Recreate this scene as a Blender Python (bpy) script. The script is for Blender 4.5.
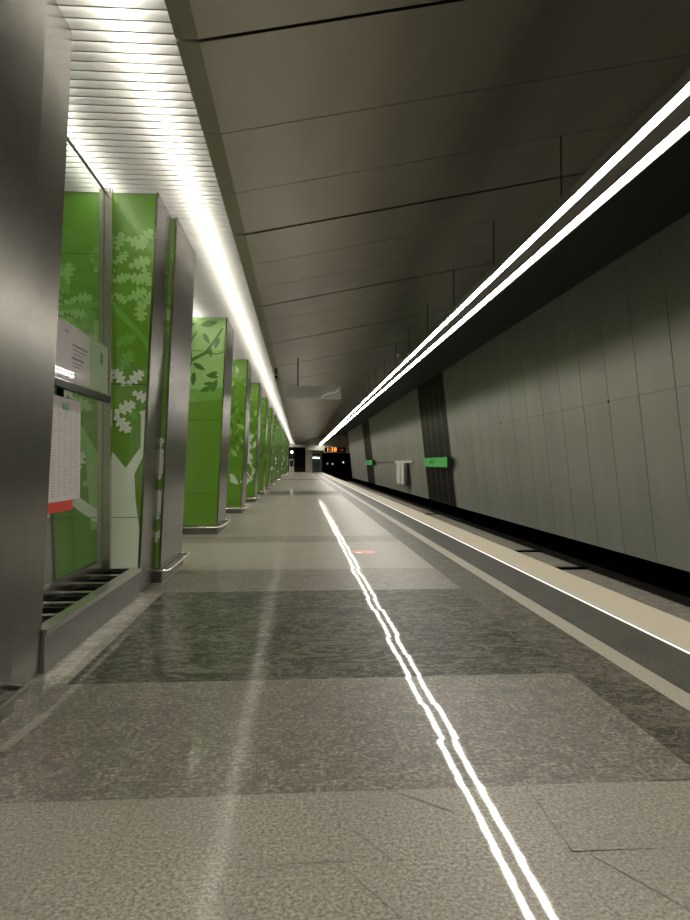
import bpy, bmesh, math, random
from mathutils import Vector, Matrix
random.seed(11)
for o in list(bpy.data.objects): bpy.data.objects.remove(o, do_unlink=True)
SC = bpy.context.scene
COL = SC.collection

# ------------------------------------------------------------------ camera, world, lights, exposure
cam_d = bpy.data.cameras.new('camera'); cam = bpy.data.objects.new('camera', cam_d); COL.objects.link(cam)
PITCH = math.radians(1.0); FPX = 650.0
YAW = math.atan(45 * math.cos(PITCH) / FPX)
cam.location = (0, 0, 1.2)
cam.rotation_euler = (math.pi / 2 + PITCH, 0, -YAW)
cam_d.sensor_fit = 'VERTICAL'; cam_d.sensor_height = 36.0
cam_d.lens = 36.0 * FPX / 920.0
cam_d.shift_y = (451.65 - 460.0) / 920.0
cam_d.clip_start = 0.05; cam_d.clip_end = 300
SC.camera = cam
w = bpy.data.worlds.new('world'); SC.world = w; w.use_nodes = True
w.node_tree.nodes['Background'].inputs[0].default_value = (0.6, 0.62, 0.55, 1)
w.node_tree.nodes['Background'].inputs[1].default_value = 0.01
SC.view_settings.view_transform = 'Standard'; SC.view_settings.look = 'None'
SC.view_settings.gamma = 1.0; SC.view_settings.use_curve_mapping = False
SC.view_settings.exposure = 0.18
TWIN_STRENGTH = 38.0        # the twin tubes over the platform edge
COVE_STRENGTH = 84.0        # the tubes above the louvre
SC.cycles.use_denoising = True
SC.cycles.max_bounces = 8; SC.cycles.diffuse_bounces = 5; SC.cycles.glossy_bounces = 4
SC.cycles.transmission_bounces = 6; SC.cycles.transparent_max_bounces = 8
SC.cycles.caustics_reflective = True; SC.cycles.caustics_refractive = False
SC.cycles.sample_clamp_indirect = 4.0
SC.cycles.use_light_tree = True

Y0, Y1 = -6.0, 86.0

# ------------------------------------------------------------------ helpers
class MB:
    def __init__(s): s.bm = bmesh.new()
    def quad(s, pts, mi=0):
        f = s.bm.faces.new([s.bm.verts.new(p) for p in pts]); f.material_index = mi; return f
    def hexa(s, b, t, mi=0):      # bottom ring of 4, top ring of 4 (counter-clockwise seen from above)
        vb = [s.bm.verts.new(p) for p in b]; vt = [s.bm.verts.new(p) for p in t]
        fs = [s.bm.faces.new(vb[::-1]), s.bm.faces.new(vt)]
        for i in range(4):
            j = (i + 1) % 4; fs.append(s.bm.faces.new([vb[i], vb[j], vt[j], vt[i]]))
        for f in fs: f.material_index = mi
        return s
    def box(s, x0, x1, y0, y1, z0, z1, mi=0):
        return s.hexa([(x0,y0,z0),(x1,y0,z0),(x1,y1,z0),(x0,y1,z0)], [(x0,y0,z1),(x1,y0,z1),(x1,y1,z1),(x0,y1,z1)], mi)
    def tube(s, pts, r, n=10, mi=0, closed=False, caps=True):
        P = [Vector(p) for p in pts]; rings = []
        for i, p in enumerate(P):
            if closed: a, b = P[i-1], P[(i+1) % len(P)]
            else: a, b = P[max(i-1, 0)], P[min(i+1, len(P)-1)]
            d = (b - a).normalized(); up = Vector((0,0,1)) if abs(d.z) < .9 else Vector((0,1,0))
            u = d.cross(up).normalized(); v = d.cross(u).normalized()
            rings.append([s.bm.verts.new(p + u*math.cos(2*math.pi*k/n)*r + v*math.sin(2*math.pi*k/n)*r) for k in range(n)])
        m = len(P)
        for i in range(m if closed else m-1):
            A, B = rings[i], rings[(i+1) % m]
            for k in range(n):
                f = s.bm.faces.new([A[k], A[(k+1) % n], B[(k+1) % n], B[k]]); f.smooth = True; f.material_index = mi
        if caps and not closed:
            s.bm.faces.new(rings[0]).material_index = mi; s.bm.faces.new(rings[-1][::-1]).material_index = mi
        return s
    def bevel(s, off=.004, seg=2):
        bmesh.ops.bevel(s.bm, geom=[e for e in s.bm.edges], offset=off, segments=seg, affect='EDGES', profile=.5)
        return s
    def build(s, name, mats, parent=None, recalc=True):
        if recalc: bmesh.ops.recalc_face_normals(s.bm, faces=s.bm.faces)
        me = bpy.data.meshes.new(name); s.bm.to_mesh(me); s.bm.free()
        for m in (mats if isinstance(mats, (list, tuple)) else [mats]): me.materials.append(m)
        o = bpy.data.objects.new(name, me); COL.objects.link(o)
        if parent is not None:
            o.parent = parent
            wl = Vector((0,0,0)); q = parent
            while q is not None: wl += q.location; q = q.parent
            me.transform(Matrix.Translation(-wl))
        return o
def empty(name, label, cat, loc, group=None):
    o = bpy.data.objects.new(name, None); COL.objects.link(o); o.location = loc; o.empty_display_size = .2
    o['label'] = label; o['category'] = cat
    if group: o['group'] = group
    o['kind'] = 'thing'
    return o
def tag(o, label, cat, group=None):
    o['label'] = label; o['category'] = cat; o['kind'] = 'thing'
    if group: o['group'] = group
    return o
def struct(o): o['kind'] = 'structure'; return o

# ------------------------------------------------------------------ materials
def new_mat(name):
    m = bpy.data.materials.new(name); m.use_nodes = True
    return m, m.node_tree, m.node_tree.nodes['Principled BSDF']
def plain(name, col, rough=.5, metal=0, spec=.5, emit=None, es=0, coat=0):
    m, nt, b = new_mat(name)
    b.inputs['Base Color'].default_value = (*col, 1); b.inputs['Roughness'].default_value = rough
    b.inputs['Metallic'].default_value = metal; b.inputs['Specular IOR Level'].default_value = spec
    b.inputs['Coat Weight'].default_value = coat; b.inputs['Coat Roughness'].default_value = .03; b.inputs['Coat IOR'].default_value = 1.8
    if emit: b.inputs['Emission Color'].default_value = (*emit, 1); b.inputs['Emission Strength'].default_value = es
    return m
def N(nt, t, **kw):
    n = nt.nodes.new(t)
    for k, v in kw.items():
        if hasattr(n, k): setattr(n, k, v)
        else: n.inputs[k].default_value = v
    return n
def coords(nt, scale=(1,1,1)):
    g = N(nt, 'ShaderNodeNewGeometry'); mp = N(nt, 'ShaderNodeMapping'); mp.inputs['Scale'].default_value = scale
    nt.links.new(g.outputs['Position'], mp.inputs['Vector']); return mp.outputs[0]
def ramp(nt, fac, stops):
    r = N(nt, 'ShaderNodeValToRGB'); e = r.color_ramp.elements
    while len(e) < len(stops): e.new(.5)
    for el, (p, c) in zip(e, stops): el.position = p; el.color = (*c, 1)
    nt.links.new(fac, r.inputs[0]); return r.outputs[0]
def mixc(nt, fac, a, b, mode='MIX'):
    m = N(nt, 'ShaderNodeMix', data_type='RGBA', blend_type=mode)
    for sock, v in ((m.inputs[0], fac), (m.inputs[6], a), (m.inputs[7], b)):
        if isinstance(v, bpy.types.NodeSocket): nt.links.new(v, sock)
        elif isinstance(v, (int, float)): sock.default_value = v
        else: sock.default_value = (*v, 1)
    return m.outputs[2]

def steel(name, col, rough, scale, aniso=.0, var=.10, metal=1.0):      # brushed sheet: streaks stretched along the brushing
    m, nt, b = new_mat(name)
    n = N(nt, 'ShaderNodeTexNoise', Scale=1.0, Detail=3.0); nt.links.new(coords(nt, scale), n.inputs['Vector'])
    c = ramp(nt, n.outputs[0], [(.3, tuple(x*(1-var) for x in col)), (.7, tuple(min(1, x*(1+var)) for x in col))])
    nt.links.new(c, b.inputs['Base Color'])
    b.inputs['Metallic'].default_value = metal; b.inputs['Roughness'].default_value = rough
    b.inputs['Anisotropic'].default_value = aniso
    bp = N(nt, 'ShaderNodeBump', Strength=.04, Distance=.002); nt.links.new(n.outputs[0], bp.inputs['Height'])
    nt.links.new(bp.outputs[0], b.inputs['Normal'])
    return m
def granite(name, cols, scale=60, blot=None, rough=.16, vein=None, spec=.5):
    m, nt, b = new_mat(name)
    P = coords(nt)
    n = N(nt, 'ShaderNodeTexNoise', Scale=scale, Detail=4.0, Roughness=.7); nt.links.new(P, n.inputs['Vector'])
    k = len(cols)
    c = ramp(nt, n.outputs[0], [(.34 + .32*i/(k-1), cols[i]) for i in range(k)])
    if blot:
        n2 = N(nt, 'ShaderNodeTexNoise', Scale=blot[0], Detail=5.0, Roughness=.65, Distortion=blot[3] if len(blot) > 3 else 0.0)
        nt.links.new(P, n2.inputs['Vector'])
        f = ramp(nt, n2.outputs[0], [(blot[4] if len(blot) > 4 else .42, (0,0,0)), (blot[5] if len(blot) > 5 else .62, (1,1,1))])
        mm = N(nt, 'ShaderNodeMath', operation='MULTIPLY'); nt.links.new(f, mm.inputs[0]); mm.inputs[1].default_value = blot[2]
        c = mixc(nt, mm.outputs[0], c, blot[1])
    if vein:
        mp = N(nt, 'ShaderNodeMapping'); nt.links.new(P, mp.inputs['Vector'])
        mp.inputs['Rotation'].default_value = (0, 0, vein[2]); mp.inputs['Scale'].default_value = (vein[0], vein[0]*vein[3], 1)
        n3 = N(nt, 'ShaderNodeTexNoise', Scale=1.0, Detail=6.0, Roughness=.6, Distortion=1.6); nt.links.new(mp.outputs[0], n3.inputs['Vector'])
        f = ramp(nt, n3.outputs[0], [(.46, (0,0,0)), (.50, (.9,.9,.9)), (.54, (0,0,0))])
        c = mixc(nt, f, c, vein[1])
    nt.links.new(c, b.inputs['Base Color'])
    b.inputs['Roughness'].default_value = max(rough, .42); b.inputs['Specular IOR Level'].default_value = spec*.6
    if rough < .3:        # polished surface: a thin sharp sheen over the matt stone
        n4 = N(nt, 'ShaderNodeTexNoise', Scale=7.0, Detail=2.0); nt.links.new(P, n4.inputs['Vector'])
        bp = N(nt, 'ShaderNodeBump', Strength=.022, Distance=.012); nt.links.new(n4.outputs[0], bp.inputs['Height'])
        gl = N(nt, 'ShaderNodeBsdfGlossy'); gl.inputs['Roughness'].default_value = .035; gl.inputs['Color'].default_value = (1,1,1,1)
        nt.links.new(bp.outputs[0], gl.inputs['Normal'])
        mx = N(nt, 'ShaderNodeMixShader'); mx.inputs[0].default_value = SHEEN
        nt.links.new(b.outputs[0], mx.inputs[1]); nt.links.new(gl.outputs[0], mx.inputs[2])
        nt.links.new(mx.outputs[0], nt.nodes['Material Output'].inputs[0])
    return m

M = {}
SHEEN = .062
M['light_granite'] = granite('light_granite', [(.065,.058,.043),(.195,.18,.145),(.33,.305,.255)], 80, (1.2,(.145,.133,.108),.4), .11)
M['mid_granite'] = granite('mid_granite', [(.035,.031,.023),(.125,.113,.09),(.29,.265,.22)], 50, (12,(.055,.048,.037),.7,1.0), .12)
M['dark_marble'] = granite('dark_marble', [(.010,.012,.007),(.032,.033,.023),(.13,.125,.096)], 30, (6,(.005,.006,.004),.85,2.0), .09, (3.0,(.14,.132,.10),.6,2.2), .12)
M['brown_marble'] = granite('brown_marble', [(.018,.015,.010),(.055,.048,.034),(.15,.135,.10)], 30, (6,(.012,.011,.008),.85,1.2), .12, (4.0,(.11,.10,.08),.9,2.0), .2)
M['beige_marble'] = granite('beige_marble', [(.12,.11,.088),(.20,.185,.15),(.30,.28,.23)], 30, (4,(.08,.075,.06),.7,1.5), .12, (2.0,(.32,.29,.24),.6,3.0))
M['pale_stripe'] = granite('pale_stripe', [(.16,.145,.115),(.26,.24,.195),(.33,.30,.25)], 80, None, .2)
M['edge_dark'] = granite('edge_dark', [(.022,.021,.017),(.045,.043,.035),(.08,.077,.063)], 45, (3,(.025,.024,.02),.6), .14, None, .25)
M['tactile'] = granite('tactile', [(.29,.255,.19),(.40,.355,.27),(.47,.42,.33)], 120, None, .5)
M['stain'] = granite('stain', [(.10,.092,.073),(.195,.18,.15),(.27,.255,.215)], 95, None, .15)
M['concrete'] = granite('concrete', [(.03,.03,.028),(.055,.053,.048),(.08,.077,.07)], 12, None, .8, spec=.2)
M['black'] = plain('black', (.004,.004,.004), .9, spec=.0)
M['joint'] = plain('joint', (.14,.13,.11), .8, spec=.1)
M['ceiling_metal'] = steel('ceiling_metal', (.35,.33,.28), .36, (1.1,.25,1.1), .0, .14)
M['soffit'] = plain('soffit', (.022,.021,.02), .6, spec=.3)
M['louvre'] = plain('louvre', (.30,.295,.28), .5, spec=.3)
M['white_board'] = plain('white_board', (.25,.245,.23), .8, spec=.1)
M['cladding'] = steel('pillar_steel', (.25,.235,.215), .27, (70,70,.8), .5, .10)
M['trim_steel'] = steel('trim_steel', (.62,.60,.55), .25, (30,30,30), 0, .06)
M['wall_metal'] = steel('wall_metal', (.31,.315,.272), .42, (1.5,1.0,.18), 0, .10, .55)
M['wall_dark'] = steel('wall_dark', (.085,.085,.07), .4, (1,14,.3), 0, .3)
M['wall_plain'] = plain('wall_plain', (.48,.46,.40), .5)
M['stone_face'] = granite('curb_stone', [(.10,.10,.09),(.15,.148,.135),(.21,.205,.185)], 70, (2,(.11,.108,.098),.5), .2)
M['green'] = plain('green_glass', (.095,.235,.010), .35, spec=.5, coat=1.0)
M['green_deep'] = plain('green_print_deep', (.045,.14,.01), .35, coat=1.0)
M['green_mid'] = plain('green_print_mid', (.14,.33,.05), .35, coat=1.0)
M['green_pale'] = plain('green_print_pale', (.27,.46,.15), .35, coat=1.0)
M['white_print'] = plain('white_print', (.62,.68,.55), .35, coat=1.0)
M['vein'] = plain('leaf_vein_grey', (.36,.42,.33), .4, coat=1.0)
M['white_metal'] = plain('white_metal', (.62,.60,.55), .4)
M['grey_paint'] = plain('grey_paint', (.22,.21,.19), .5)
M['dark_metal'] = plain('dark_metal', (.03,.03,.028), .45, metal=.5)
M['sign_green'] = plain('sign_green', (.04,.33,.06), .35, emit=(.04,.4,.06), es=.12)
M['sign_text'] = plain('sign_text', (.015,.09,.02), .5)
M['paper'] = plain('paper', (.55,.50,.50), .7)
M['ink'] = plain('ink', (.12,.11,.12), .7)
M['ink_pale'] = plain('ink_pale', (.36,.34,.34), .7)
M['ink_green'] = plain('ink_green', (.25,.38,.33), .7)
M['mauve_print'] = plain('mauve_print', (.40,.345,.36), .3, coat=1)
M['sage_print'] = plain('sage_print', (.30,.36,.27), .3, coat=1)
M['red'] = plain('red', (.55,.035,.02), .5)
M['red_sticker'] = plain('red_sticker', (.44,.16,.135), .4)
M['sticker_white'] = plain('sticker_white', (.75,.60,.55), .4)
M['sign_grey'] = plain('sign_grey', (.33,.36,.335), .12, coat=1)
M['sign_pale'] = plain('sign_pale', (.42,.44,.41), .3)
M['rail_cover'] = granite('rail_cover', [(.14,.13,.11),(.20,.185,.155),(.26,.24,.2)], 8, None, .6, spec=.3)
M['booth_glass'] = plain('booth_glass', (.02,.04,.03), .08)
M['red_brown'] = plain('red_brown', (.12,.03,.02), .5)
M['tube'] = plain('twin_tube', (.9,.9,.9), .5, emit=(1.0,.96,.85), es=TWIN_STRENGTH)
M['cove_tube'] = plain('cove_tube', (.9,.9,.9), .5, emit=(1.0,.97,.86), es=COVE_STRENGTH)
M['edge_led'] = plain('edge_led', (.9,.9,.9), .5, emit=(.95,.94,1.0), es=1.2)
M['lamp_white'] = plain('lamp_white', (.9,.9,.9), .5, emit=(1,.98,.92), es=9)
M['amber'] = plain('amber_led', (.5,.15,.02), .5, emit=(1,.30,.05), es=2.2)
M['dim_red'] = plain('dim_red_led', (.2,.02,.02), .5, emit=(1,.05,.08), es=.12)
M['signal_white'] = plain('signal_white', (.4,.4,.4), .5, emit=(1,1,1), es=.8)
M['signal_blue'] = plain('signal_blue', (.1,.3,.4), .5, emit=(.3,.8,1), es=.35)
M['signal_warm'] = plain('signal_warm', (.4,.2,.1), .5, emit=(1,.7,.4), es=.6)
# thin clear glass with its surface reflection
gm = bpy.data.materials.new('clear_glass'); gm.use_nodes = True; nt = gm.node_tree; nt.nodes.clear()
out = N(nt, 'ShaderNodeOutputMaterial'); mx = N(nt, 'ShaderNodeMixShader'); tr = N(nt, 'ShaderNodeBsdfTransparent'); gl = N(nt, 'ShaderNodeBsdfGlossy')
tr.inputs[0].default_value = (.90,.94,.91,1); gl.inputs['Roughness'].default_value = .03
mx.inputs[0].default_value = .05; nt.links.new(tr.outputs[0], mx.inputs[1]); nt.links.new(gl.outputs[0], mx.inputs[2]); nt.links.new(mx.outputs[0], out.inputs[0])
M['clear_glass'] = gm

# ------------------------------------------------------------------ floor
ROW = 1.25 / 3; BS = -.06
def band(y):
    y -= BS
    if 2.45 <= y < 3.70: return 'mid_granite'
    if 3.70 <= y < 6.20: return 'dark_marble'
    if 6.20 <= y < 7.45: return 'mid_granite'
    if 9.95 <= y < 10.78: return 'mid_granite'
    if 23.7 <= y < 24.9: return 'mid_granite'
    if 24.9 <= y < 27.4: return 'dark_marble'
    if 27.4 <= y < 28.7: return 'mid_granite'
    if 45.8 <= y < 48.3: return 'dark_marble'
    return 'light_granite'
fm = ['light_granite','mid_granite','dark_marble','brown_marble','beige_marble','pale_stripe','edge_dark','tactile','joint','stain']
xs = [-5.5] + [-5.49 + .7*i for i in range(1, 6)] + [-1.99,-1.26,-.57,.13,.84,1.54,1.88,2.02,2.43,2.47,2.93]
f = MB(); rnd = random.Random(5)
y = 2.45 + BS - ROW*21; row = 0
while y < Y1:
    ym = y + ROW/2
    for i in range(len(xs)-1):
        x0, x1 = xs[i], xs[i+1]; xm = (x0+x1)/2
        if x1 < -1.9: m = 'edge_dark'
        elif x1 < -1.2: m = 'beige_marble' if band(ym) == 'dark_marble' else ('light_granite' if band(ym) == 'light_granite' else 'mid_granite')
        elif xm < 1.54: m = band(ym)
        elif xm < 1.88: m = 'brown_marble'
        elif xm < 2.02: m = 'pale_stripe'
        elif xm < 2.43: m = 'edge_dark'
        elif xm < 2.47: m = 'joint'
        else: m = 'tactile'
        flat = xm > 1.88
        a = 0 if flat else rnd.gauss(0, .0024)       # each slab lies a hair out of level
        b = 0 if flat else rnd.gauss(0, .0010)
        hx, hy = (x1-x0)/2, ROW/2; g = .0006
        f.quad([(xm+sx*(hx-g), ym+sy*(hy-g), a*sx*hx + b*sy*hy) for sx, sy in ((-1,-1),(1,-1),(1,1),(-1,1))], fm.index(m))
    y += ROW; row += 1
f.quad([(-5.5,Y0,-.004),(2.93,Y0,-.004),(2.93,Y1,-.004),(-5.5,Y1,-.004)], 8)
f.box(-5.5, 2.925, Y0, Y1, -.25, -.006, 8)
f.box(2.915, 2.93, Y0, Y1, -1.3, -.003, 8)
for (x0,y0,x1,y1,wd) in [(-.25,2.18,-.11,1.96,.034),(-.24,1.87,-.14,1.74,.034),(-.80,1.82,-.46,1.95,.012),(.15,2.20,.29,1.96,.012),(.15,1.93,.29,1.71,.022),(.90,1.95,1.05,1.70,.014),(.36,2.37,.53,2.23,.012),(-1.24,2.81,-1.21,3.22,.05)]:
    d = Vector((x1-x0, y1-y0, 0)).normalized(); n = Vector((-d.y, d.x, 0))*wd/2
    f.quad([(x0-n.x,y0-n.y,.0022),(x1-n.x,y1-n.y,.0022),(x1+n.x,y1+n.y,.0022),(x0+n.x,y0+n.y,.0022)], 9)
fl = f.build('floor', [M[k] for k in fm], recalc=False); struct(fl)
t = MB(); t.box(2.93, 7.2, Y0, 112, -1.35, -1.30); struct(t.build('floor', M['concrete']))

# ------------------------------------------------------------------ ceilings
def cz(x): return 3.70 if x < -.60 else 3.70 + (x+.60)*.2085
CX = 3.25; P1 = 3.86; SP = 1.09
c = MB(); k = -9
while True:
    ya = P1 + k*SP; yb = ya + SP
    if ya > Y1-.2: break
    thick = (k % 3 == 0); thick2 = ((k+1) % 3 == 0)
    wa = .028 if k > 0 else .016; a = ya + (wa if thick else .005); b = min(yb - ((.028 if k+1 > 0 else .016) if thick2 else .005), Y1)
    prof = [(-.735,3.70),(-.60,3.70),(CX,cz(CX)),(CX,cz(CX)+.05)]
    for (xa,za),(xb,zb) in zip(prof, prof[1:]):
        c.quad([(xa,a,za),(xa,b,za),(xb,b,zb),(xb,a,zb)])
    for yy in (a, b):      # folded panel lips
        c.quad([(-.735,yy,3.70),(-.60,yy,3.70),(-.60,yy,3.76),(-.735,yy,3.76)]); c.quad([(-.60,yy,3.70),(CX,yy,cz(CX)),(CX,yy,cz(CX)+.06),(-.60,yy,3.76)])
    k += 1
c.quad([(-.735,Y0,3.765),(-.735,Y1,3.765),(-.60,Y1,3.765),(-.60,Y0,3.765)], 1)
c.quad([(-.60,Y0,3.765),(-.60,Y1,3.765),(CX,Y1,cz(CX)+.065),(CX,Y0,cz(CX)+.065)], 1)
struct(c.build('ceiling', [M['ceiling_metal'], M['black']], recalc=False))
c = MB(); c.hexa([(CX,Y0,4.56),(7.2,Y0,4.62),(7.2,Y1,4.62),(CX,Y1,4.56)], [(CX,Y0,4.8),(7.2,Y0,4.8),(7.2,Y1,4.8),(CX,Y1,4.8)])
struct(c.build('ceiling', M['soffit']))
# the open louvre beside it
LX = -5.5
l = MB(); y = Y0
while y < Y1:
    l.box(LX, -.737, y, y+.012, 3.70, 3.768); y += .10
o = l.build('ceiling', M['louvre']); struct(o)
c = MB(); c.box(LX, -.66, Y0, Y1, 4.02, 4.06); c.box(-.70, -.66, Y0, Y1, 3.78, 4.02)
struct(c.build('ceiling', M['white_board']))

# ------------------------------------------------------------------ right wall
def wx(z): return 5.5 - .105*(z-2.3)
WB, WT = -.42, 4.62
wl = MB(); PW = 1.04; ys = []
yv = 11.24 - PW*17
while yv < 71.5: ys.append(yv); yv += PW
for ya in ys:
    ym = ya + PW/2; yb = min(ya + PW, 71.5)
    dark = 24.1 < ym < 28.9 or 50.2 < ym < 55.4
    strong = abs(((ya - 11.24)/PW) % 3) < .01
    gp = .024 if strong else .012
    for za, zb in ((WB, 2.296), (2.302, WT)):
        wl.hexa([(wx(za),ya+gp,za),(wx(za)+.03,ya+gp,za),(wx(za)+.03,yb-.004,za),(wx(za),yb-.004,za)],
                [(wx(zb),ya+gp,zb),(wx(zb)+.03,ya+gp,zb),(wx(zb)+.03,yb-.004,zb),(wx(zb),yb-.004,zb)], 1 if dark else 0)
        if dark:
            for q in range(1, 6):
                yy = ya + PW*q/6
                wl.hexa([(wx(za)-.02,yy,za),(wx(za),yy,za),(wx(za),yy+.05,za),(wx(za)-.02,yy+.05,za)],
                        [(wx(zb)-.02,yy,zb),(wx(zb),yy,zb),(wx(zb),yy+.05,zb),(wx(zb)-.02,yy+.05,zb)], 1)
wl.hexa([(wx(WB)+.04,Y0,WB),(wx(WB)+.1,Y0,WB),(wx(WB)+.1,71.5,WB),(wx(WB)+.04,71.5,WB)], [(wx(WT)+.04,Y0,WT),(wx(WT)+.1,Y0,WT),(wx(WT)+.1,71.5,WT),(wx(WT)+.04,71.5,WT)], 2)
for yq in (11.24, 11.24+PW*6, 11.24-PW*3):
    wl.box(wx(2.3)-.006, wx(2.3), yq-.02, yq+.03, 2.28, 2.32, 2)
struct(wl.build('wall_right', [M['wall_metal'], M['wall_dark'], M['black']]))
w2 = MB(); w2.box(7.2, 7.3, Y0, 112, -1.35, 4.8); struct(w2.build('wall_right', M['black']))
# left, back and end walls
w2 = MB(); w2.box(-5.6, -5.5, Y0, Y1, -.25, 4.1); struct(w2.build('wall_left', M['wall_plain']))
w2 = MB(); w2.box(-5.6, 7.3, Y0-.1, Y0, -1.35, 4.8); struct(w2.build('wall_back', M['wall_plain']))
w2 = MB()
w2.box(-5.6, -1.75, Y1, Y1+.1, 0, 4.8); w2.box(-1.75, 2.93, Y1, Y1+.1, 3.3, 4.8); w2.box(.72, 1.62, Y1-.3, Y1+.1, 0, 3.3)
w2.box(1.62, 2.93, Y1, Y1+.1, 2.45, 3.3)
struct(w2.build('wall_end', M['wall_plain']))
w2 = MB(); w2.box(-1.75, .72, Y1+3.4, Y1+3.5, 0, 3.3); w2.box(-.68, -.72, Y1+.1, Y1+3.4, 0, 3.3); w2.box(.72, .78, Y1+.1, Y1+3.4, 0, 3.3); w2.box(-1.75,.78,Y1+.1,Y1+3.5,3.3,3.35)
w2.box(1.62,2.93,Y1+.6,Y1+.7,0,2.5)
struct(w2.build('wall_end', M['soffit']))
w2 = MB(); w2.box(-1.75, .72, Y1+3.3, Y1+3.4, 0, .55); struct(w2.build('baseboard_end', M['red_brown']))
w2 = MB(); w2.box(-1.75, 2.93, Y1, Y1+3.5, -.06, -.003); struct(w2.build('floor', M['light_granite']))
w2 = MB(); w2.box(2.93, 7.2, 79.8, 80.1, 2.45, 4.7); w2.box(1.0, 2.93, 79.8, 80.0, 2.75, 4.5)
struct(w2.build('wall_end', M['wall_plain']))
w2 = MB(); w2.box(2.93, 7.2, 111.8, 112, -1.35, 4.8); w2.box(2.6, 2.93, 86.1, 112, -1.35, 4.8); w2.box(2.93,7.2,86,112,4.7,4.8)
struct(w2.build('wall_end', M['black']))
w2 = MB(); w2.box(-1.7, .72, Y1-.45, Y1-.02, 3.32, 3.62); struct(w2.build('trim_1', M['white_metal']))

# ------------------------------------------------------------------ linear lights
# twin line over the platform edge
LXc, LZ = 2.50, 3.50
tw = empty('twin_line_light', 'long white twin-line lamp hanging from the ceiling above the platform edge', 'lamp', (LXc, 3, LZ))
h = MB(); h.box(LXc-.175, LXc+.175, Y0+.1, 79.7, LZ+.004, LZ+.075); h.box(LXc-.078, LXc+.078, Y0+.1, 79.7, LZ-.004, LZ+.004)
for sx in (-.172, .166): h.box(LXc+sx, LXc+sx+.006, Y0+.1, 79.7, LZ-.012, LZ+.004)
h.build('housing', M['grey_paint'], tw)
for xc in (-.120, .120):
    d = MB(); y = Y0+.1
    while y < 79.6:
        ye = min(y+1.09, 79.6); d.quad([(LXc+xc-.036,y,LZ-.001),(LXc+xc-.036,ye,LZ-.001),(LXc+xc+.036,ye,LZ-.001),(LXc+xc+.036,y,LZ-.001)]); y = ye
    d.build('light_diffuser', M['tube'], tw, recalc=False)
k = -3
while P1 + SP*2*k < 78:
    yy = P1 + SP*2*k
    r = MB(); r.tube([(LXc,yy,LZ+.07),(LXc,yy,cz(LXc)+.02)], .007, 6); r.build('suspension_rod', M['dark_metal'], tw); k += 1
# lines hidden above the louvre
for i, (xc, lab) in enumerate([(-1.02,'white tube line above the louvre nearest the platform'),(-1.80,'white tube line above the louvre behind the pillar fronts'),(-4.2,'white tube line above the louvre deep in the hall')]):
    cv = empty('line_lamp', lab, 'lamp', (xc, 0, 3.9))
    d = MB(); d.box(xc-.03, xc+.03, Y0+.1, Y1-.2, 3.837, 3.87); d.build('housing', M['white_metal'], cv)
    d = MB(); y = Y0+.1
    while y < Y1-.3:
        ye = min(y+1.0, Y1-.3)
        z0, z1 = 3.80, 3.835
        d.quad([(xc-.02,y,z0),(xc-.02,ye,z0),(xc+.02,ye,z0),(xc+.02,y,z0)])
        d.quad([(xc-.02,y,z1),(xc-.02,ye,z1),(xc-.02,ye,z0),(xc-.02,y,z0)]); d.quad([(xc+.02,y,z0),(xc+.02,ye,z0),(xc+.02,ye,z1),(xc+.02,y,z1)])
        y = ye
    d.build('light_tube', M['cove_tube'], cv, recalc=False)
# luminous line set in the platform edge
e = MB(); y = -2.0
while y < 85.5:
    e.box(2.443, 2.457, y, min(y+1.085, 85.6), -.004, .0025); y += 1.1
tag(e.build('platform_edge_light', M['edge_led']), 'thin white luminous line set between dark tiles and beige platform edge', 'light strip')

# ------------------------------------------------------------------ leaf prints
def leaf(cx, cz_, ang, s, simple=False):
    if simple:
        base = [(0,0),(.16,.12),(.45,.19),(.75,.13),(1,0)]
    else:
        base = [(0,.0),(.06,.03),(.12,.14),(.20,.13),(.24,.06),(.30,.10),(.36,.25),(.46,.24),(.48,.12),(.54,.14),(.62,.30),(.71,.26),(.71,.13),(.77,.13),(.85,.20),(.91,.15),(.92,.07),(1.0,0)]
    pts = base + [(u, -v) for u, v in base[-2:0:-1]]
    ca, sa = math.cos(ang), math.sin(ang)
    return [(cx + s*(u*ca - v*sa), cz_ + s*(u*sa + v*ca)) for u, v in pts]
def bar(pts, w0, w1):
    L, R = [], []
    n = len(pts)
    for i, p in enumerate(pts):
        a = pts[max(i-1,0)]; b = pts[min(i+1,n-1)]
        dx, dz = b[0]-a[0], b[1]-a[1]; q = math.hypot(dx, dz) or 1
        ww = (w0 + (w1-w0)*i/(n-1))/2
        L.append((p[0]-dz/q*ww, p[1]+dx/q*ww)); R.append((p[0]+dz/q*ww, p[1]-dx/q*ww))
    return L + R[::-1]
def clip(poly, planes):            # planes: (a, b, c) keeps a*x + b*z + c >= 0
    for a, b, c_ in planes:
        res = []
        for i in range(len(poly)):
            p, q = poly[i-1], poly[i]
            dp, dq = a*p[0]+b*p[1]+c_, a*q[0]+b*q[1]+c_
            if (dp >= 0) != (dq >= 0):
                t_ = dp/(dp-dq); res.append((p[0]+(q[0]-p[0])*t_, p[1]+(q[1]-p[1])*t_))
            if dq >= 0: res.append(q)
        poly = res
        if len(poly) < 3: return None
    return poly

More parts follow.
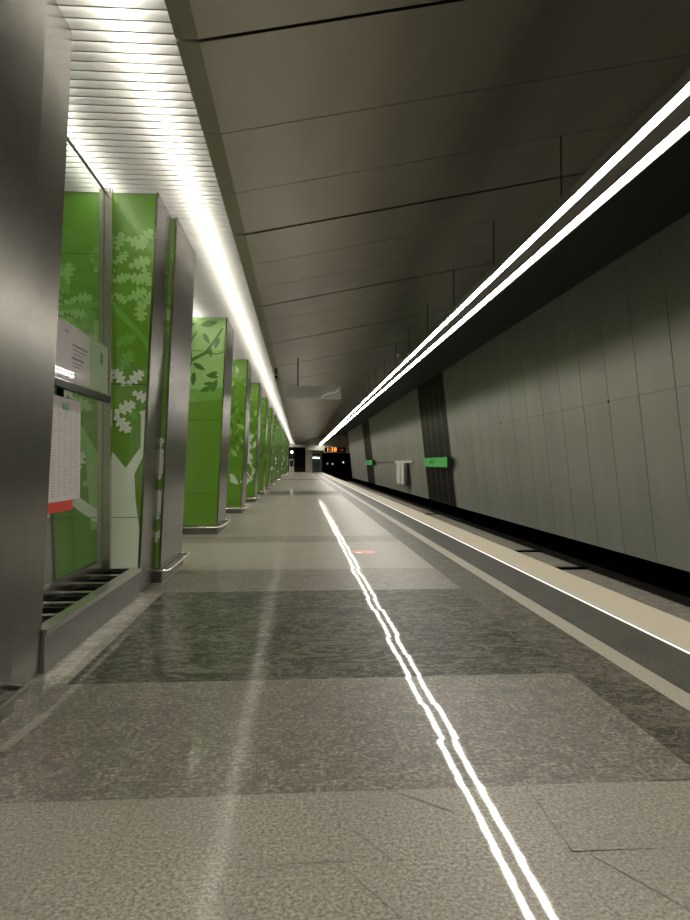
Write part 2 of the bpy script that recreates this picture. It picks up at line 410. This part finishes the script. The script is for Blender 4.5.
# art: list of (material key, polygon in x,z relative to the pillar's platform-side bottom corner)
PRINT = ['green','green_deep','green_mid','green_pale','white_print','vein','joint']
def with_vein(art, key, cx, cz_, ang, s):
    art.append((key, leaf(cx, cz_, ang, s)))
    if key == 'white_print':
        art.append(('vein', bar([(cx+s*.08*math.cos(ang), cz_+s*.08*math.sin(ang)), (cx+s*.8*math.cos(ang), cz_+s*.8*math.sin(ang))], s*.03, s*.012)))
def art_portal():
    r = random.Random(3); a = []
    D = math.radians
    # faint crown at the top
    for x, z, an, s in [(-.14,3.27,-25,.21),(-.12,3.00,18,.22),(-.25,3.02,40,.18),(-.14,2.92,-15,.20),(-.26,2.86,20,.17),(-.13,2.70,25,.21),(-.01,2.70,-85,.21),(.02,2.62,60,.18),(.02,3.0,-70,.19),(-.02,3.20,50,.2),(-.22,3.14,75,.19),(-.24,2.76,-40,.15)]:
        a.append(('green_pale', leaf(x, z, D(an), s)))
    for _ in range(30):
        a.append(('green_mid' if r.random() < .5 else 'green_pale', leaf(r.uniform(-.85,-.40), r.uniform(2.2,3.1), r.uniform(0,6.28), r.uniform(.17,.22))))
    a.append(('green_mid', bar([(-.80,2.60),(-.30,2.66),(-.226,2.615),(-.03,2.41),(.05,2.31),(.10,2.15)], .055, .045)))
    a.append(('green_mid', bar([(-.80,1.5),(-.55,1.75),(-.42,2.15),(-.46,2.6)], .07, .03)))
    for x, z, an, s in [(-.226,2.28,25,.21),(-.185,2.04,58,.22),(-.10,1.75,-70,.17),(-.02,1.98,30,.15)]:
        a.append(('green_mid', leaf(x, z, D(an), s)))
    # pale limb and leaves behind the screen glass
    a.append(('green_pale', bar([(-.80,1.62),(-.56,1.50),(-.42,1.25),(-.36,.6)], .10, .14)))
    a.append(('white_print', bar([(-.82,.98),(-.58,.86),(-.36,.70)], .10, .10)))
    for x, z, an, s in [(-.70,1.95,20,.22),(-.62,1.80,330,.22),(-.78,1.65,40,.2),(-.52,1.48,280,.24),(-.72,1.32,20,.2),(-.50,1.90,200,.22),(-.62,1.1,60,.24),(-.52,1.02,-10,.22),(-.76,.80,30,.2)]:
        with_vein(a, 'green_pale' if r.random() < .35 else 'white_print', x, z, D(an), s)
    # white leaves
    for x, z, an, s in [(-.133,1.90,123,.19),(-.12,1.91,42,.20),(-.075,1.85,-24,.19),(-.235,1.65,27,.22),(-.232,1.64,-48,.22)]:
        with_vein(a, 'white_print', x, z, D(an), s)
    # trunk with its fork
    a.append(('white_print', [(-.34,.03),(-.34,1.36),(-.234,1.29),(-.126,1.153),(.006,1.345),(.009,1.63),(-.008,1.67),(.066,1.69),(.052,1.305),(-.048,1.10),(-.035,.85),(.0,.60),(-.005,.03)]))
    return a
def art_branch():                  # dark branch silhouettes on a paler ground
    r = random.Random(8); a = []; D = math.radians
    a.append(('green_pale', [(-.8,2.62),(-.55,2.45),(-.2,2.42),(.2,2.50),(.3,3.8),(-.9,3.8)]))
    a.append(('green_mid', [(-.8,2.30),(-.35,2.25),(.2,2.30),(.2,2.52),(-.2,2.44),(-.55,2.47),(-.8,2.64)]))
    for pts, w0, w1 in [([(-.62,2.2),(-.58,2.6),(-.45,2.95),(-.2,3.08),(-.05,3.3),(.08,3.5)],.09,.03),([(-.45,2.95),(-.47,3.25),(-.35,3.45)],.04,.02),([(-.2,3.08),(.0,3.06),(.1,3.1)],.03,.015),([(-.62,2.2),(-.66,2.8),(-.62,3.2)],.06,.03)]:
        a.append(('green_deep', bar(pts, w0, w1)))
    for x, z, an, s in [(-.42,2.9,330,.24),(-.40,2.75,265,.24),(-.2,2.70,350,.22),(-.3,2.42,20,.25),(-.1,2.40,70,.25),(.0,2.75,200,.2),(-.25,3.42,300,.22),(-.3,3.55,10,.3),(-.6,3.5,20,.24),(.02,3.35,250,.22),(-.05,2.55,180,.2),(-.55,3.3,120,.2),(-.15,3.2,280,.2),(-.7,3.3,60,.22)]:
        a.append(('green_deep', leaf(x, z, D(an), s, True)))
    return a
def art_random(seed, style):
    r = random.Random(seed); a = []
    if style == 0:
        for _ in range(95): a.append((r.choice(['green_mid','green_pale','green_deep']), leaf(r.uniform(-.8,.1), r.uniform(1.3,3.6), r.uniform(0,6.28), r.uniform(.14,.24), r.random() < .3)))
        for _ in range(4): with_vein(a, 'white_print', r.uniform(-.2,-.02), r.uniform(.4,.9), r.uniform(0,6.28), .22)
    elif style == 1:
        for _ in range(18): a.append((r.choice(['green_mid','green_pale']), leaf(r.uniform(-.8,.1), r.uniform(2.0,3.4), r.uniform(0,6.28), r.uniform(.2,.28))))
        a.append(('white_print', bar([(-.30,.5),(-.10,.75),(-.05,1.0),(-.2,1.3),(-.15,1.8)], .05, .03)))
        a.append(('white_print', bar([(-.12,.7),(-.3,1.05),(-.4,1.4)], .04, .02)))
        for _ in range(30): with_vein(a, 'white_print', r.uniform(-.45,-.02), r.uniform(.6,2.2), r.uniform(0,6.28), r.uniform(.18,.26))
    elif style == 2:
        for _ in range(26): a.append((r.choice(['green_mid','green_deep']), leaf(r.uniform(-.8,.1), r.uniform(1.2,3.6), r.uniform(0,6.28), r.uniform(.2,.3), True)))
        a.append(('green_mid', bar([(-.5,.2),(-.45,1.2),(-.2,2.0),(-.1,3.0)], .12, .04)))
    else:
        for _ in range(14): with_vein(a, 'white_print', r.uniform(-.25,.0), r.uniform(.25,1.95), r.uniform(0,6.28), r.uniform(.2,.27))
        for _ in range(16): a.append((r.choice(['green_mid','green_pale']), leaf(r.uniform(-.8,.1), r.uniform(2.0,3.5), r.uniform(0,6.28), r.uniform(.2,.3))))
    return a

# ------------------------------------------------------------------ pillars
PH, K = 3.69, .043
def pillar(name, label, cat, xr, yf, depth, width, art, group, bumper=True, zb=.13):
    """xr: platform-side edge at the floor; both sides flare upward by K."""
    xl = xr - width
    R = lambda z: xr + K*z
    L = lambda z: xl - K*z
    t = empty(name, label, cat, ((xl+xr)/2, yf+depth/2, 0), group)
    c = MB()
    b0, b1 = zb, PH; yi, ye = yf+.03, yf+depth-.03
    # core with steel returns that frame the glass
    c.hexa([(L(b0),yi,b0),(R(b0),yi,b0),(R(b0),ye,b0),(L(b0),ye,b0)], [(L(b1),yi,b1),(R(b1),yi,b1),(R(b1),ye,b1),(L(b1),ye,b1)])
    for sgn, F in ((1, R), (-1, L)):
        for ya, yb in ((yf, yi), (ye, yf+depth)):
            xa0, xb0, xa1, xb1 = F(b0)-sgn*.022, F(b0), F(b1)-sgn*.022, F(b1)
            if sgn < 0: xa0, xb0, xa1, xb1 = xb0, xa0, xb1, xa1
            c.hexa([(xa0,ya,b0),(xb0,ya,b0),(xb0,yb,b0),(xa0,yb,b0)], [(xa1,ya,b1),(xb1,ya,b1),(xb1,yb,b1),(xa1,yb,b1)])
    c.build('cladding', M['cladding'], t)
    gpn = MB(); g = .024; yg = yf+.006; zs = [zb+.01, .705, 1.92, 3.115, PH-.012]
    def face(y, za, zb_, mi, flip=False):
        q = [(L(za)+g,y,za),(R(za)-g,y,za),(R(zb_)-g,y,zb_),(L(zb_)+g,y,zb_)]
        gpn.quad(q[::-1] if flip else q, mi)
    for i in range(4):
        za, zc = zs[i]+.0025, zs[i+1]-.0025
        gpn.hexa([(L(za)+g,yg,za),(R(za)-g,yg,za),(R(za)-g,yi,za),(L(za)+g,yi,za)], [(L(zc)+g,yg,zc),(R(zc)-g,yg,zc),(R(zc)-g,yi,zc),(L(zc)+g,yi,zc)], 0)
    s = math.sqrt(1+K*K)
    for j, (key, poly) in enumerate(art):
        P = [(x+xr, z) for x, z in poly]
        for i in range(4):
            za, zc = zs[i]+.0025, zs[i+1]-.0025
            Q = clip(P, [(-1, K, xr-g-.001), (1, K, -(xl+g+.001)), (0,1,-za), (0,-1,zc)])
            if Q:
                try: gpn.quad([(x, yg-.0006-.00003*j, z) for x, z in Q], PRINT.index(key))
                except ValueError: pass
    gpn.build('front_glass', [M[k_] for k_ in PRINT], t)
    bk = MB()
    for i in range(4):
        za, zc = zs[i]+.0025, zs[i+1]-.0025
        bk.hexa([(L(za)+g,ye,za),(R(za)-g,ye,za),(R(za)-g,yf+depth-.006,za),(L(za)+g,yf+depth-.006,za)], [(L(zc)+g,ye,zc),(R(zc)-g,ye,zc),(R(zc)-g,yf+depth-.006,zc),(L(zc)+g,yf+depth-.006,zc)])
    bk.build('rear_glass', M['green'], t)
    p = MB()
    if bumper:
        p.box(xl-.0, xr+.02, yf-(.005 if bumper == 'post_in_front' else .10), yf+depth+(.005 if bumper == 'post_behind' else .05), 0, zb-.006); p.build('plinth', M['cladding'], t)
        o_ = .085; z = .12; r = .016; cr = .05
        x0, x1, y0_, y1_ = xl-o_, xr+o_, yf-o_-(.08 if bumper != 'post_in_front' else -.06), yf+depth+o_
        pts = []
        for cx, cy, a0 in ((x1-cr,y0_+cr,-90),(x1-cr,y1_-cr,0),(x0+cr,y1_-cr,90),(x0+cr,y0_+cr,180)):
            for q in range(5):
                a = math.radians(a0+q*22.5); pts.append((cx+cr*math.cos(a), cy+cr*math.sin(a), z))
        if bumper == 'post_in_front':      # the rail dies into the post that stands against the front
            pts = [(-1.462, y0_, z)] + pts[:15] + [(x0, yf+.02, z)]
        elif bumper == 'post_behind':
            pts = [(x0, yf+depth-.02, z)] + pts[15:] + pts[:5] + [(x1, yf+depth-.03, z), (-1.462, yf+depth-.02, z)]
        bmp = MB(); bmp.tube(pts, r, 10, closed=(bumper is True))
        for bx, by in ((xr+.0, yf+.2),(xr, yf+depth-.2)):
            bmp.tube([(bx-.01,by,z-.03),(x1,by,z)], .009, 6)
        for bx in (xl+.15, xr-.15):
            bmp.tube([(bx,yf-.01,z-.03),(bx,y0_,z)], .009, 6)
        bmp.build('bumper_rail', M['trim_steel'], t)
    else:
        p.box(xl+.01, xr-.01, yf+.01, yf+depth-.01, 0, zb); p.build('plinth', M['cladding'], t)
    return t
ORD = ['','second','third','fourth','fifth','sixth','seventh','eighth','ninth','tenth','eleventh','twelfth','thirteenth','fourteenth','fifteenth','sixteenth','seventeenth']
FRONT, STEP = 6.65, 4.53
GR = 'green glass and steel pillars along the platform'
pillar('platform_pillar', 'brushed steel side of the nearest pillar, cut off by the left edge of the photo', 'pillar', -1.40, FRONT-STEP, 1.15, .76, art_random(2,0), GR, 'post_behind')
pillar('end_post', 'slim dark steel post between the nearest pillar and the glass screen', 'post', -1.475, FRONT-STEP+1.16, .54, .76, art_random(4,2), 'steel and green posts at the ends of the glass screen', False, .02)
pillar('end_post', 'green glass post with a white tree trunk at the far end of the glass screen', 'post', -1.46, 6.05, .59, .76, art_portal(), 'steel and green posts at the ends of the glass screen', False, .02)
styles = [3, None, 0, 1, 2, 2, 0, 3, 0, 2, 1, 3, 0, 2, 1, 3, 0]
labs = {0: 'narrow strip of green pillar with white leaves just behind the tree-trunk post',
        1: 'wide green pillar with dark branches on a pale top, nearest one seen broadside',
        2: 'green pillar with mottled leaves, directly behind the one with dark branches',
        3: 'green pillar with white curling stems and leaves in its lower half'}
for k in range(16):
    art = art_branch() if styles[k] is None else art_random(20+k, styles[k])
    lab = labs.get(k, 'distant green pillar, %s in the receding row counting from the tree-trunk post' % ORD[k])
    pillar('platform_pillar', lab, 'pillar', -1.40, FRONT+STEP*k, 1.15, .76, art, GR, True if k else 'post_in_front')

# ------------------------------------------------------------------ curb bench with vents and the glass screen
ya, yb = FRONT-STEP+1.71, 6.045
cb = empty('vent_curb', 'low stone curb with black vent slots on top below the glass screen', 'curb', (-1.6, 5, 0))
c = MB(); c.box(-1.78, -1.452, ya, yb, 0, .215); c.build('curb_body', M['stone_face'], cb)
c = MB(); c.box(-1.525, -1.44, ya, yb, .216, .25); c.box(-1.80, -1.735, ya, yb, .216, .25)
n = 6; L_ = (yb-ya-.04)/n
for i in range(n+1):
    yy = ya+.02+i*L_; c.box(-1.735, -1.51, max(ya, yy-.03), min(yb, yy+.03), .222, .249)
c.build('capping', M['trim_steel'], cb)
for i in range(n):
    yy = ya+.02+i*L_
    v = MB(); v.box(-1.733, -1.527, yy+.031, yy+L_-.031, .2155, .221); v.build('vent_slot', M['black'], cb)
gs = empty('glass_screen', 'clear glass screen in a steel frame between the nearest pillar and the tree-trunk post', 'screen', (-1.75, 5, .25))
c = MB(); c.box(-1.765, -1.75, ya+.02, 5.93, .34, 3.64); c.build('glass_pane', M['clear_glass'], gs)
c = MB(); c.box(-1.80, -1.735, ya+.01, 5.93, .251, .34); c.build('bottom_rail', M['cladding'], gs)
c = MB(); c.box(-1.765, -1.75, ya+.01, 5.93, 3.642, 3.662); c.build('top_rail', M['dark_metal'], gs)
c = MB(); c.box(-1.80, -1.755, 5.932, 5.99, .251, 3.67); c.box(-1.752, -1.69, 5.94, 5.99, .251, 3.67); c.box(-1.755,-1.752,5.95,5.99,.251,3.67)
c.build('mullion', M['trim_steel'], gs)
# information board on the glass
ib = empty('information_board', 'slanting mauve and green information board fixed across the glass screen', 'sign', (-1.74, 5, 1.75))
c = MB(); c.box(-1.745, -1.715, ya+.02, 5.93, 1.80, 2.24); c.build('board', M['trim_steel'], ib)
c = MB(); c.box(-1.7149, -1.712, ya+.03, 5.44, 1.81, 2.225); tp_ = c.build('text_panel', M['mauve_print'], ib)
c = MB(); c.box(-1.7149, -1.712, 5.46, 5.92, 1.81, 2.225); sp_ = c.build('map_panel', M['sage_print'], ib)
c = MB()
for i, (y0_, y1_, z, hh) in enumerate([(5.02,5.36,2.085,.016),(5.02,5.32,2.055,.008),(5.03,5.26,2.025,.008),(5.0,5.28,1.985,.018),(5.02,5.24,1.955,.008),(5.02,5.2,1.93,.008),(4.86,4.93,2.165,.014),(4.2,4.6,2.08,.016),(4.2,4.52,2.04,.01),(4.2,4.55,1.99,.01)]):
    c.box(-1.712, -1.7112, y0_, y1_, z, z+hh)
c.build('printed_text', M['ink'], tp_)
c = MB(); c.box(-1.712, -1.7112, 5.70, 5.77, 2.05, 2.15); c.build('printed_mark', M['ink'], sp_)
c = MB(); c.box(-1.75, -1.70, ya+.02, 5.93, 1.745, 1.795); c.build('ledge', M['dark_metal'], ib)
# notice sheet
nt_ = empty('notice_sheet', 'pale printed notice sheet with a red foot taped to the glass screen', 'notice', (-1.745, 5, .9))
c = MB(); c.box(-1.749, -1.746, 4.15, 5.31, .92, 1.685); pp_ = c.build('paper', M['paper'], nt_)
c = MB()
r = random.Random(4)
for i in range(34):
    z = 1.60 - i*.0195
    for j in range(9):
        y0_ = 4.22 + j*.12; c.box(-1.7459, -1.7456, y0_, y0_ + r.uniform(.03,.10), z, z+.007)
c.build('printed_table', M['ink_pale'], pp_)
c = MB(); c.box(-1.7459, -1.7456, 4.90, 5.06, 1.59, 1.65); c.build('printed_emblem', M['ink_green'], pp_)
c = MB(); c.box(-1.749, -1.746, 4.15, 5.14, .845, .918); c.build('red_strip', M['red'], nt_)
c = MB(); c.box(-1.749, -1.742, 4.80, 4.93, 1.687, 1.744); c.build('clip', M['black'], nt_)

# ------------------------------------------------------------------ third rail covers
for i, (a, b, lab) in enumerate([(2.0,11.9,'nearest grey rail cover in the track bed below the platform edge'),(12.3,14.3,'short grey rail cover in the track bed between the two nearest black ramps'),
                                 (14.7,25.0,'grey rail cover in the track bed running up to the green wall sign'),(25.4,70.0,'farthest grey rail cover in the track bed running towards the tunnel')]):
    t = empty('rail_cover', lab, 'rail cover', (5.1, (a+b)/2, -1.3), 'rail covers beside the track')
    c = MB(); c.hexa([(4.87,a,-.95),(5.42,a,-.95),(5.42,b,-.95),(4.87,b,-.95)], [(4.90,a,-.80),(5.38,a,-.80),(5.38,b,-.80),(4.90,b,-.80)]); c.build('cover', M['rail_cover'], t)
    y = a+.3
    while y < b:
        c = MB(); c.box(5.05, 5.25, y, y+.12, -1.30, -.95); c.build('bracket', M['dark_metal'], t); y += 2.4
    c = MB(); c.hexa([(4.75,b,-.98),(5.42,b,-.98),(5.42,b+.3,-.98),(4.75,b+.3,-.98)], [(4.78,b,-.76),(5.40,b,-.76),(5.40,b+.3,-.80),(4.78,b+.3,-.80)]); c.build('end_ramp', M['black'], t)

# ------------------------------------------------------------------ text helper
def text_mesh(body, size, mat, name, parent, loc, rot, depth=.003, spacing=1.0):
    cu = bpy.data.curves.new(name, 'FONT'); cu.body = body; cu.size = size; cu.extrude = depth; cu.align_x = 'CENTER'; cu.align_y = 'CENTER'; cu.space_character = spacing
    ob = bpy.data.objects.new(name+'_tmp', cu); COL.objects.link(ob)
    dg = bpy.context.evaluated_depsgraph_get(); me = bpy.data.meshes.new_from_object(ob.evaluated_get(dg)); bpy.data.objects.remove(ob, do_unlink=True)
    me.materials.clear(); me.materials.append(mat)
    o = bpy.data.objects.new(name, me); COL.objects.link(o)
    pl = Vector((0,0,0)); q = parent
    while q is not None: pl += q.location; q = q.parent
    o.parent = parent
    me.transform(Matrix.Translation(Vector(loc)-pl) @ rot)
    return o
FACE_MINUS_X = Matrix.Rotation(-math.pi/2, 4, 'Z') @ Matrix.Rotation(math.pi/2, 4, 'X')
FACE_MINUS_Y = Matrix.Rotation(math.pi/2, 4, 'X')
# green station signs on the dark wall panels
for y0_, y1_, lab in ((23.3, 27.6, 'green station name sign on the nearest dark wall panel across the track'), (47.8, 52.9, 'small distant green sign on the farther dark wall panel')):
    t = empty('station_sign', lab, 'sign', (5.45, (y0_+y1_)/2, 1.0), 'green signs across the track')
    c = MB(); c.box(5.34, 5.52, y0_, y1_, 1.04, 1.42); c.build('sign_box', M['dark_metal'], t)
    c = MB(); c.box(5.325, 5.339, y0_+.02, y1_-.0, 1.05, 1.41); sf_ = c.build('sign_face', M['sign_green'], t)
    text_mesh('\u041c\u0418\u0427', .24, M['sign_text'], 'lettering', sf_, (5.322, (y0_+y1_)/2+.5, 1.23), FACE_MINUS_X, spacing=2.2)
# white bracket on the wall
t = empty('wall_bracket', 'white T-shaped bracket frame on the grey wall left of the green sign', 'bracket', (5.5, 34, 0))
c = MB(); c.box(5.48, 5.60, 31.9, 37.4, 1.20, 1.32); c.build('top_bar', M['white_metal'], t)
c = MB(); c.box(5.49, 5.612, 35.6, 36.7, .06, 1.20); c.build('post', M['white_metal'], t)
c = MB(); c.box(5.49, 5.612, 34.2, 35.2, .06, 1.20); c.build('post', M['white_metal'], t)
c = MB(); c.box(5.50, 5.612, 33.3, 34.15, .02, 1.20); c.build('dark_panel', M['dark_metal'], t)
t = MB(); t.box(5.555, 5.603, 37.5, 49.5, 1.22, 1.27); tag(t.build('wall_pipe', M['red_brown']), 'thin reddish rail on the wall running left from the white bracket', 'pipe')
for pt in ():
    pass

# ------------------------------------------------------------------ hanging sign, camera, detector
hs = empty('hanging_sign', 'grey glass direction sign hanging from the ceiling by one dark rod', 'sign', (.32, 16.2, 3.1))
c = MB(); c.box(-.37, 1.02, 16.17, 16.21, 2.79, 3.12); c.bevel(.006, 1); hp_ = c.build('sign_panel', M['sign_grey'], hs)
c = MB()
for a in ((-.36,1.01,2.80,2.815),(-.36,1.01,3.10,3.115),(-.36,-.345,2.815,3.10),(.995,1.01,2.815,3.10)): c.box(a[0],a[1],16.164,16.1695,a[2],a[3])
c.build('frame', M['sign_pale'], hs)
c = MB()
for x0,x1,z in ((-.30,.12,2.99),(-.30,.05,2.93),(-.30,.10,2.88),(.2,.5,2.98),(.22,.55,2.92),(.2,.48,2.87)): c.box(x0,x1,16.166,16.1695,z,z+.025)
c.build('printed_text', M['grey_paint'], hp_)
c = MB(); zz = 2.82
pts = [(.52,2.83),(.62,2.90),(.75,2.94),(.88,2.96),(.97,3.04)]
c.quad([(x,16.165,z) for x,z in bar(pts,.03,.06)]); c.build('painted_reflection', M['white_metal'], hp_)  # streak of reflected light on the sign glass, built as a pale shape
c = MB(); c.box(-.068,-.038,16.175,16.205,3.12,cz(-.05)+.03); c.build('hanging_rod', M['black'], hs)
cc = empty('security_camera', 'small dark camera on a short stem at the ceiling edge left of the hanging sign', 'camera', (-.62,17.2,3.7))
c = MB(); c.box(-.66,-.60,17.17,17.23,3.56,3.70); c.tube([(-.63,17.2,3.36),(-.63,17.2,3.58)],.012,8); c.build('stem', M['dark_metal'], cc)
c = MB(); c.box(-.68,-.58,17.08,17.32,3.38,3.52); c.bevel(.012,2); cb_ = c.build('camera_body', M['grey_paint'], cc)
c = MB(); c.tube([(-.63,17.05,3.45),(-.63,17.08,3.45)],.035,14); c.build('lens', M['black'], cb_)
sd = empty('smoke_detector', 'tiny white detector on the ceiling beside the twin-line lamp', 'detector', (2.9,19,cz(2.9)))
c = MB(); c.tube([(2.9,19,cz(2.9)-.03),(2.9,19,cz(2.9))],.10,18); c.build('base', M['white_metal'], sd)
c = MB(); c.tube([(2.9,19,cz(2.9)-.09),(2.9,19,cz(2.9)-.03)],.065,18); c.build('sensor_head', M['white_metal'], sd)

# round floor sticker
st = empty('floor_sticker', 'round red sticker on the pale granite floor beside the light reflections', 'sticker', (.84,8.72,.004))
def disc(cx, cy, z0, z1, r, n=36):
    c = MB(); b = [c.bm.verts.new((cx+r*math.cos(2*math.pi*i/n), cy+r*math.sin(2*math.pi*i/n), z0)) for i in range(n)]; t_ = [c.bm.verts.new((v.co.x, v.co.y, z1)) for v in b]
    c.bm.faces.new(b[::-1]); c.bm.faces.new(t_)
    for i in range(n): c.bm.faces.new([b[i], b[(i+1) % n], t_[(i+1) % n], t_[i]])
    return c
disc(.84,8.72,.002,.0035,.17).build('disc', M['red_sticker'], st)
c = disc(.78,8.66,.0036,.0042,.045,20); c.build('white_mark', M['sticker_white'], st)

# ------------------------------------------------------------------ far end of the station
ck = empty('digital_clock', 'orange digital clock over the tunnel mouth', 'clock', (3.8,79.6,2.6))
c = MB(); c.box(3.0,5.6,79.62,79.79,2.52,3.12); ce_ = c.build('clock_case', M['black'], ck)
text_mesh('1:38', .72, M['amber'], 'digits', ce_, (3.85,79.6,2.82), FACE_MINUS_Y, .004, 1.05)
c = MB(); c.box(4.85,5.35,79.60,79.615,2.72,2.92); c.build('red_segment', M['dim_red'], ck)
gl_ = empty('globe_lamp', 'small round white lamp at the far left end of the platform', 'lamp', (-1.25,85.3,2.62))
c = MB(); bmesh.ops.create_uvsphere(c.bm, u_segments=16, v_segments=10, radius=.15, matrix=Matrix.Translation((-1.06,85.2,2.62))); c.build('globe', M['lamp_white'], gl_)
c = MB(); c.tube([(-1.06,85.2,0.0),(-1.06,85.2,2.5)],.035,10); c.build('lamp_pole', M['dark_metal'], gl_)
bx = empty('information_stand', 'pale information stand below the round lamp at the platform end', 'stand', (-1.25,85.5,0))
c = MB(); c.box(-1.42,-.80,85.42,85.60,.02,1.7); c.bevel(.03,2); c.build('stand_body', M['white_metal'], bx)
c = MB(); c.box(-1.36,-.86,85.40,85.419,.75,1.55); c.build('stand_panel', M['booth_glass'], bx)
bo = empty('staff_booth', 'small dark glazed booth beside the tunnel mouth at the platform end', 'booth', (2.2,85,0))
c = MB(); c.box(1.66,2.52,84.6,85.6,0,.12); c.box(1.66,2.52,84.6,85.6,2.2,2.32)
for px_, py_ in ((1.66,84.6),(2.46,84.6),(1.66,85.54),(2.46,85.54)): c.box(px_,px_+.06,py_,py_+.06,.12,2.2)
c.build('booth_frame', M['dark_metal'], bo)
c = MB(); c.box(1.72,2.46,84.62,84.64,.12,2.2); c.box(1.70,1.72,84.66,85.54,.12,2.2); c.box(2.46,2.48,84.66,85.54,.12,2.2); c.build('booth_glass', M['booth_glass'], bo)
c = MB(); c.box(1.70,2.50,84.50,84.59,1.82,1.94); c.build('booth_lamp', M['lamp_white'], bo)
t = MB(); t.box(2.56,2.86,84.9,85.2,0,2.6); tag(t.build('end_column', M['grey_paint']), 'narrow grey column between the dark booth and the tunnel mouth', 'column')
for x, z, mk, lab in ((4.2,1.1,'signal_blue','faint blue signal lamp in the dark tunnel'),(5.0,1.05,'signal_warm','warm yellow signal lamp in the dark tunnel'),(6.65,1.3,'signal_white','white lamp at the right side of the dark tunnel')):
    t = empty('tunnel_lamp', lab, 'lamp', (x,100,z), 'lamps in the tunnel')
    c = disc(0,0,0,.05,.13,16); bmesh.ops.transform(c.bm, matrix=Matrix.Translation((x,99.9,z)) @ Matrix.Rotation(math.pi/2,4,'X'), verts=c.bm.verts); c.build('lens', M[mk], t)
    c = MB(); c.box(x-.17,x+.17,99.92,100.1,z-.2,z+.2); c.build('lamp_case', M['dark_metal'], t)
    c = MB(); c.tube([(x,100,-1.3),(x,100,z-.2)],.04,8); c.build('mast', M['dark_metal'], t)
